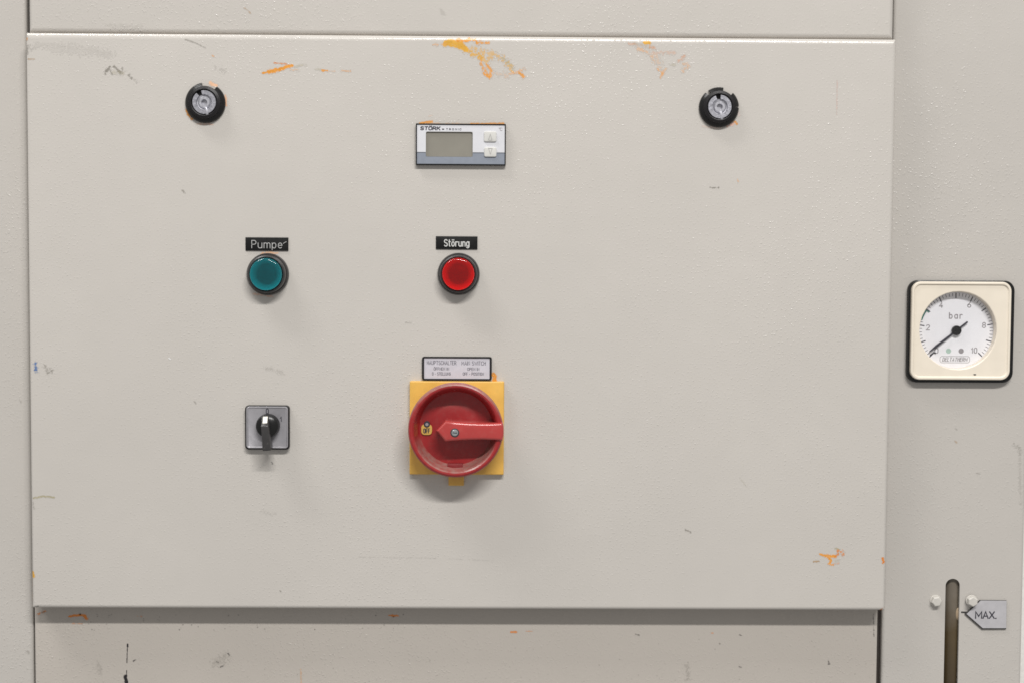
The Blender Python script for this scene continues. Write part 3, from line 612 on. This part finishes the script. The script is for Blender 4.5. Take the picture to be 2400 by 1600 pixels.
# lever: a bar across the knob, sloping back at the top, longer towards the bottom
bm = bmesh.new(); hw = m(8.6)
side = [(m(27), -.0085), (m(25), -.0120), (m(3), -.0212), (m(-53), -.0205), (m(-55), -.0195), (m(-55), -.0090), (m(-22), -.0085)]   # (z, y)
tilt = math.radians(4.5); kc = (kc[0] - m(1.6), kc[1])
def lv(x, z, y): return (kc[0] + x * math.cos(tilt) + z * math.sin(-tilt) * -1 * -1, y, kc[1] + z * math.cos(tilt) + x * math.sin(tilt))
A_ = [bm.verts.new(lv(-hw * (.94 if z > 0 else 1.1), z, y)) for z, y in side]; B_ = [bm.verts.new(lv(hw * (.94 if z > 0 else 1.1), z, y)) for z, y in side]
bridge(bm, A_, B_); bm.faces.new(A_); bm.faces.new(B_)
bmesh.ops.bevel(bm, geom=[e for e in bm.edges], offset=.0006, segments=2, affect='EDGES', profile=.5)
lever = finish('lever', bm, M_charcoal, t)
bm = bmesh.new()
def onf(x, s, e=.00012):                                        # s: 0 top .. 1 ridge along the sloping facet
    z = m(25) + (m(3) - m(25)) * s; y = -.0120 + (-.0212 + .0120) * s; return lv(x, z + e * .4, y - e)
bm.faces.new([bm.verts.new(onf(x, s)) for x, s in ((-m(5), .10), (m(5.4), .10), (m(5.4), .72), (-m(5), .72))]); finish('marker', bm, M_marker, lever)

# ------------------------------------------------------------------ main switch and its plate
o3 = at(1071, 862.6, 0); f = loc_fn(o3)
t = thing('instruction_plate', o3, 'silver plate in a black frame lettered HAUPTSCHALTER and MAIN SWITCH', 'sign plate')
bm = bmesh.new(); W_, H_ = m(163.6), m(55)
loft(bm, [(rrect(W_, H_, m(5)), 0), (rrect(W_, H_, m(5)), -.0020), (rrect(W_ - .0006, H_ - .0006, m(4.4)), -.0024), (rrect(W_ - m(9.5), H_ - m(6.5), m(1.2)), -.0024), (rrect(W_ - m(10.5), H_ - m(7.5), m(1)), -.0016)], True, False); finish('frame', bm, M_black, t)
bm = bmesh.new(); flat(bm, rrect(W_ - m(10), H_ - m(7), m(1)), -.0018); finish('insert', bm, M_silver, t)
bm = bmesh.new(); yf = -.0018
def ln(s, x0, x1, yb0, yb1, cap, wd):
    a = f(x0, yb0, yf); b = f(x1, yb1, yf); write(bm, s, a[0], b[0], a[1], m(cap), yf - 4e-5, m(wd), .26, 0, b[1])
ln('HAUPTSCHALTER', 1001, 1069, 853.8, 854.2, 8.8, 1.0); ln('MAIN SWITCH', 1082, 1138, 854.8, 855.4, 8.8, 1.0)
ln('ÖFFNEN IN', 1017, 1052, 866.8, 867, 6.4, .9); ln('OPEN IN', 1095.5, 1123, 867.4, 867.8, 6.4, .9)
ln('0 - STELLUNG', 1013, 1056, 878.4, 878.6, 6.6, .9); ln('OFF - POSITION', 1085, 1133.5, 878.8, 879, 6.6, .9)
finish('lettering', bm, M_inks, t)

o3 = at(1071, 1001, 0); f = loc_fn(o3)
t = thing('main_switch', o3, 'red rotary main switch on a yellow plate, handle set to OFF', 'switch')
bm = bmesh.new(); plate(bm, m(221), m(219), .0052, m(2.2), .0009, 0, n=3)
tb = rect_px(f, 1051, 1108, 1087.4, 1137.5, -.004); plate(bm, tb[2], tb[3], .0042, m(1.5), .0007, 0, tb[0], tb[1], n=3)
finish('base_plate', bm, M_yellow, t)
rc = f(1067.6, 1007.6, -.025); q = lambda px: m(px, -.025)
bm = bmesh.new()
lathe(bm, [(q(104), -.0050), (q(107), -.0060), (q(111), -.0160), (q(112.2), -.0215), (q(111.4), -.0240), (q(109), -.0255), (q(105.5), -.0262), (q(101.5), -.0260), (q(98.5), -.0250), (q(96.8), -.0232), (q(90), -.0110), (q(87), -.0094), (q(60), -.0092), (q(57), -.0097), (q(30), -.0099)], 96, *rc)
rotor = finish('rotor', bm, M_red, t, angle=28)
bm = bmesh.new(); ta = f(1067, 1091, -.013); plate(bm, q(36), q(13), .0066, .0004, .0003, -.0088, ta[0], ta[1], n=2, k=2); finish('notch_block', bm, M_notch, t)  # block in place of a notch; the recess's darkness is put in its red
yh = -.0285; tipc = [(1022, 1008.5), (1043.5, 985.5)]
top = [(1043.5, 985.5), (1070, 988.2), (1100, 990.2), (1130, 991.2), (1155, 991), (1178, 989.6)]
bot = [(1178, 1032.5), (1160, 1031), (1130, 1030), (1095, 1030.8), (1065, 1032.6), (1043.5, 1034.8)]
poly = [f(x, y, yh) for x, y in [(1022, 1009)] + top + [(1180.5, 1000), (1181, 1010), (1180.6, 1020)] + bot]
bm = bmesh.new(); prism(bm, poly, -.0092, yh, .0025, 6); handle = finish('handle', bm, M_redh, t, angle=24)
sc_ = f(1066, 1013.3, yh)
bm = bmesh.new(); lathe(bm, [(m(10.3), yh + .0004), (m(10.3), yh - .0001), (m(9.4), yh - .0002)], 32, *sc_); finish('screw_recess', bm, M_hole, handle)
bm = bmesh.new(); lathe(bm, [(m(7.8), yh), (m(7.6), yh - .0005), (m(6.6), yh - .0009)], 32, *sc_); 
scr = finish('screw', bm, M_screw, handle)
bm = bmesh.new(); flat(bm, [(sc_[0] + x * m(6) + z * m(1), sc_[1] + z * m(2.6) - x * m(.6)) for x, z in ((-.9, -.4), (.9, -.4), (.9, .4), (-.9, .4))], yh - .00094); finish('slot', bm, M_hole, handle)
yb = -.0106
bx, bz, bw, bh = rect_px(f, 987, 993.5, 1012.5, 1018.5, yb)
bm = bmesh.new(); plate(bm, bw, bh, .0012, m(8), .0003, -.0094, bx, bz); badge = finish('badge', bm, plain('badge_yellow', (.62, .40, .09), .5), t)
yb = -.01064
bm = bmesh.new(); c = f(1000.6, 993.3, yb - .0006); lathe(bm, [(m(7.3), -.0092), (m(7.3), yb - .0004), (m(6.9), yb - .0006), (m(4.0), yb - .0006), (m(3.8), yb - .0004)], 32, *c, cap1=False); finish('position_ring', bm, M_ink, badge)
bm = bmesh.new(); flat(bm, circ(m(3.9), 24, *c), yb - .0003); finish('ring_centre', bm, M_greypr, badge)
bm = bmesh.new(); a = f(993, 1013.6, yb); b = f(1007, 1013.6, yb); write(bm, 'OFF', a[0], b[0], a[1], m(10), yb - 4e-5, m(2.1), .3); finish('lettering', bm, M_ink, badge)

# ------------------------------------------------------------------ pressure gauge
YG = -.0075 + YP; o3 = at(2248, 776.5, YP); f = loc_fn(o3); fl = lambda px, py, y: f(px, py, y + YP)
t = thing('pressure_gauge', o3, 'square cream-framed pressure gauge with its needle resting near zero bar', 'gauge')
mg = lambda px: px * K * (1.2 + YP) / 1.2
fx, fz = fl(2252, 775.3, -.0080); n_, ms = 8, 8
def sq(w_, h_, r_): return rrect(w_, h_, r_, n_, ms, fx, fz)
Wf, Hf = mg(234), mg(228.5)
wc = fl(2245.9, 774.4, -.0075); 
base_ang = [math.atan2(p[1] - wc[1], p[0] - wc[0]) for p in sq(Wf, Hf, mg(22))]
def cq(r): return [(wc[0] + r * math.cos(a), wc[1] + r * math.sin(a)) for a in base_ang]
fsq = lambda d: rrect(mg(250) - d, mg(239) - d, mg(24), n_, ms)
bm = bmesh.new(); loft(bm, [(fsq(0), 0), (fsq(0), -.0040), (fsq(.0007), -.0048), (fsq(.0024), -.0052), (cq(mg(100)), -.0052), (cq(mg(100)), 0)]); finish('back_flange', bm, M_blackg, t)
bm = bmesh.new()
loft(bm, [(sq(Wf, Hf, mg(22)), -.0050), (sq(Wf, Hf, mg(22)), -.0078), (sq(Wf - mg(1.6), Hf - mg(1.6), mg(21)), -.0085), (sq(Wf - mg(4), Hf - mg(4), mg(20)), -.0088), (sq(Wf - mg(11), Hf - mg(11), mg(17)), -.0088), (sq(Wf - mg(13.5), Hf - mg(13.5), mg(16)), -.0080), (sq(Wf - mg(17), Hf - mg(17), mg(14)), -.0076),
          (cq(mg(92.5)), -.0074), (cq(mg(91)), -.0071), (cq(mg(89.5)), -.0006)], False, False)
finish('bezel', bm, M_cream, t, angle=22)
yd = -.0004; dc = fl(2240.2, 774.2, yd)
bm = bmesh.new(); flat(bm, circ(mg(96), 72, *wc), yd); dial = finish('dial', bm, M_dial, t)
bm = bmesh.new(); flat(bm, circ(mg(90.5), 72, *wc), -.0062); finish('pane', bm, M_pane, t)
rad = lambda a, r: (dc[0] + mg(r) * math.cos(math.radians(a)), dc[1] + mg(r) * math.sin(math.radians(a)))
bm = bmesh.new()
for i in range(51):
    a = 226 - 27 * i * .2; major = i % 5 == 0
    if 146 < a < 165 and not major: continue
    ribbon(bm, [rad(a, 87), rad(a, 76 if major else 80.5)], mg(2.6 if major else 1.2), yd - 5e-5)
finish('scale', bm, M_inks, dial)
bm = bmesh.new(); ribbon(bm, [rad(a, 84.5) for a in range(147, 165, 2)], mg(3.4), yd - 8e-5); ribbon(bm, [rad(147, 86), rad(147, 77)], mg(2.4), yd - 12e-5); finish('green_mark', bm, M_green, dial)
bm = bmesh.new()
for s, (x, y) in (('2', (2174.8, 767.5)), ('4', (2205.6, 715)), ('6', (2271.6, 714.5)), ('8', (2306.2, 762)), ('10', (2283.2, 821)), ('0', (2194.8, 821.5))):
    w_ = 7.4 if len(s) == 1 else 12.5; c = fl(x, y, yd); write(bm, s, c[0] - mg(w_ / 2), c[0] + mg(w_ / 2), c[1] - mg(6), mg(12), yd - 5e-5, mg(2.2), .3)
a = fl(2225, 746.5, yd); b = fl(2254.5, 746.5, yd); write(bm, 'bar', a[0], b[0], a[1], mg(13.5), yd - 5e-5, mg(2.5), .42)
a = fl(2208.5, 845.8, yd); b = fl(2266, 845.8, yd); write(bm, 'DELTATHERM', a[0], b[0], a[1], mg(8.4), yd - 5e-5, mg(1.6), .3, .25)
c = fl(2237.7, 842, yd); ribbon(bm, rrect(mg(70), mg(15), mg(5), 4, 1, *c) + [rrect(mg(70), mg(15), mg(5), 4, 1, *c)[0]], mg(1.1), yd - 5e-5)
finish('lettering', bm, M_greypr, dial)
c = fl(2223, 822.3, yd); bm = bmesh.new(); flat(bm, circ(mg(6.2), 24, *c), yd - 6e-5); finish('dot', bm, M_grnpale, dial)
c = fl(2252.7, 822.3, yd); bm = bmesh.new(); flat(bm, circ(mg(6.2), 24, *c), yd - 6e-5); finish('dot', bm, M_greypr, dial)
na = 218.6; u = Vector((math.cos(math.radians(na)), math.sin(math.radians(na)))); v = Vector((-u.y, u.x)); D0 = Vector(dc)
def nd(s, o): p = D0 + u * mg(s) + v * mg(o); return (p.x, p.y)
bm = bmesh.new(); prism(bm, [nd(-33, -2), nd(-33, 2), nd(10, 2.2), nd(60, 2.9), nd(80, 1.0), nd(82, 0), nd(80, -1.0), nd(60, -2.9), nd(10, -2.2)], yd - .0016, yd - .0021)
ndl = finish('needle', bm, M_ink, t)
bm = bmesh.new(); lathe(bm, [(mg(11.3), yd - .0008), (mg(11.3), yd - .0026), (mg(10), yd - .0030), (mg(2), yd - .0031)], 40, *dc); finish('hub', bm, M_blackg, ndl)
bm = bmesh.new(); c = fl(2192, 826, yd); prism(bm, [(c[0] - mg(13), c[1] - mg(5)), (c[0] - mg(12), c[1] - mg(7)), (c[0] - mg(4), c[1] - mg(1)), (c[0] + mg(1), c[1] - mg(3)), (c[0] + mg(1.5), c[1]), (c[0] - mg(4), c[1] + mg(2))], yd - 3e-5, yd - .0006); finish('stop_pin', bm, M_ink, t)
bm = bmesh.new(); c = fl(2284.5, 877, -.0077); flat(bm, [(c[0] + mg(x), c[1] + mg(z)) for x, z in ((-3.5, -.3), (-1, -1.6), (3, -1.2), (3.6, .6), (0, 1.6), (-3, .8))], -.00775); finish('speck', bm, M_core, t)

# ------------------------------------------------------------------ level gauge behind the slot, its bolts and MAX. tag
mt, tt, bb = nt('level_tube')
co = N(tt, 'ShaderNodeTexCoord').outputs['Object']; sp_ = N(tt, 'ShaderNodeSeparateXYZ'); tt.links.new(co, sp_.inputs[0])
n1 = noise(tt, co, 90, 3); 
ad = N(tt, 'ShaderNodeMath', operation='MULTIPLY_ADD'); ad.inputs[1].default_value = .03; tt.links.new(n1.outputs[0], ad.inputs[0]); tt.links.new(sp_.outputs[2], ad.inputs[2])
c1 = mixc(tt, ramp(tt, ad.outputs[0], -.105, -.030), (.036, .024, .014), (.088, .062, .030)); c1 = mixc(tt, ramp(tt, ad.outputs[0], -.028, .006), c1, (.165, .14, .11))
tt.links.new(c1, bb.inputs['Base Color']); bb.inputs['Roughness'].default_value = .3
o3 = at(2231, 1370, YP + .012)
t = thing('level_gauge', o3, 'brown-tinted sight tube seen through the upright slot in the right side panel', 'level gauge')
bm = bmesh.new(); rt = .0088
R_ = [[bm.verts.new((rt * math.cos(a), rt * math.sin(a), z)) for a in np.linspace(0, 2 * math.pi, 33)[:-1]] for z in (.03, -.20)]
bridge(bm, R_[0], R_[1]); bm.faces.new(R_[0]); bm.faces.new(R_[1]); finish('tube', bm, mt, t, (0, .0, 0))
bm = bmesh.new(); c = at(2247.5, 1439, YP + .001); c = (c.x - o3.x, c.y - o3.y, c.z - o3.z)
R_ = []
for k in range(9):
    s = math.sin(math.pi * k / 8); R_.append([bm.verts.new((c[0] + (.0004 + .0018 * s) * math.cos(a), c[1] + .003 + .0016 * s * math.sin(a), c[2] + .0055 * math.cos(math.pi * k / 8))) for a in np.linspace(0, 2 * math.pi, 17)[:-1]])
for a, b in zip(R_, R_[1:]): bridge(bm, a, b)
bm.faces.new(R_[0]); bm.faces.new(R_[-1]); finish('seal_bead', bm, plain('tan_seal', (.40, .30, .20), .5), t)

def bolt(cx, cy, rot, yb, label):
    o3 = at(cx, cy, yb); t = thing('hex_bolt', o3, label, 'bolt', 'painted bolts beside the level slot')
    bm = bmesh.new(); lathe(bm, [(m(14.2), 0), (m(14.0), -.0007), (m(13.2), -.0010), (m(6), -.0010)], 40); finish('washer', bm, M_bolt, t)
    bm = bmesh.new(); r = m(12.6); hx = lambda s: [(r * s * math.cos(rot + math.pi / 3 * i), r * s * math.sin(rot + math.pi / 3 * i)) for i in range(6)]
    loft(bm, [(hx(1), -.0008), (hx(1), -.0038), (hx(.96), -.0043), (hx(.80), -.0048), (hx(.6), -.0048)], True, True); finish('head', bm, M_bolt, t, angle=20)
bolt(2192.5, 1406.5, .15, YP, 'painted hex bolt standing alone to the left of the level slot')
bolt(2277.0, 1406.5, math.pi / 6, YP - .0016, 'painted hex bolt that overlaps the corner of the MAX. tag')

o3 = at(2310, 1438, YP); f = loc_fn(o3)
t = thing('level_tag', o3, 'grey arrow-shaped tag engraved MAX. pointing at the level slot', 'tag')
yt = -.0014; F2 = lambda x, y: f(x, y, YP + yt)
body = [F2(2261.5, 1438), F2(2302, 1473.6), F2(2358.5, 1473.2), F2(2359.5, 1406), F2(2297, 1405.3)]
bm = bmesh.new(); prism(bm, body, 0, yt, .0001, 1); finish('core', bm, M_core, t)
face = [F2(2265.5, 1437.4), F2(2303.4, 1470.6), F2(2358.2, 1470.6), F2(2359.2, 1406.4), F2(2298.6, 1406)]
bm = bmesh.new(); flat(bm, face, yt - 5e-5); finish('face', bm, M_cap, t)
bm = bmesh.new(); ribbon(bm, [F2(2255, 1434.2), F2(2266.5, 1434.4)], m(3.8), -.0002); finish('pointer', bm, M_core, t)
bm = bmesh.new(); a = F2(2286.5, 1447.6); b = F2(2334.5, 1448); write(bm, 'MAX.', a[0], b[0], a[1], m(16), yt - 9e-5, m(3.1), .16); finish('lettering', bm, M_ink, t)
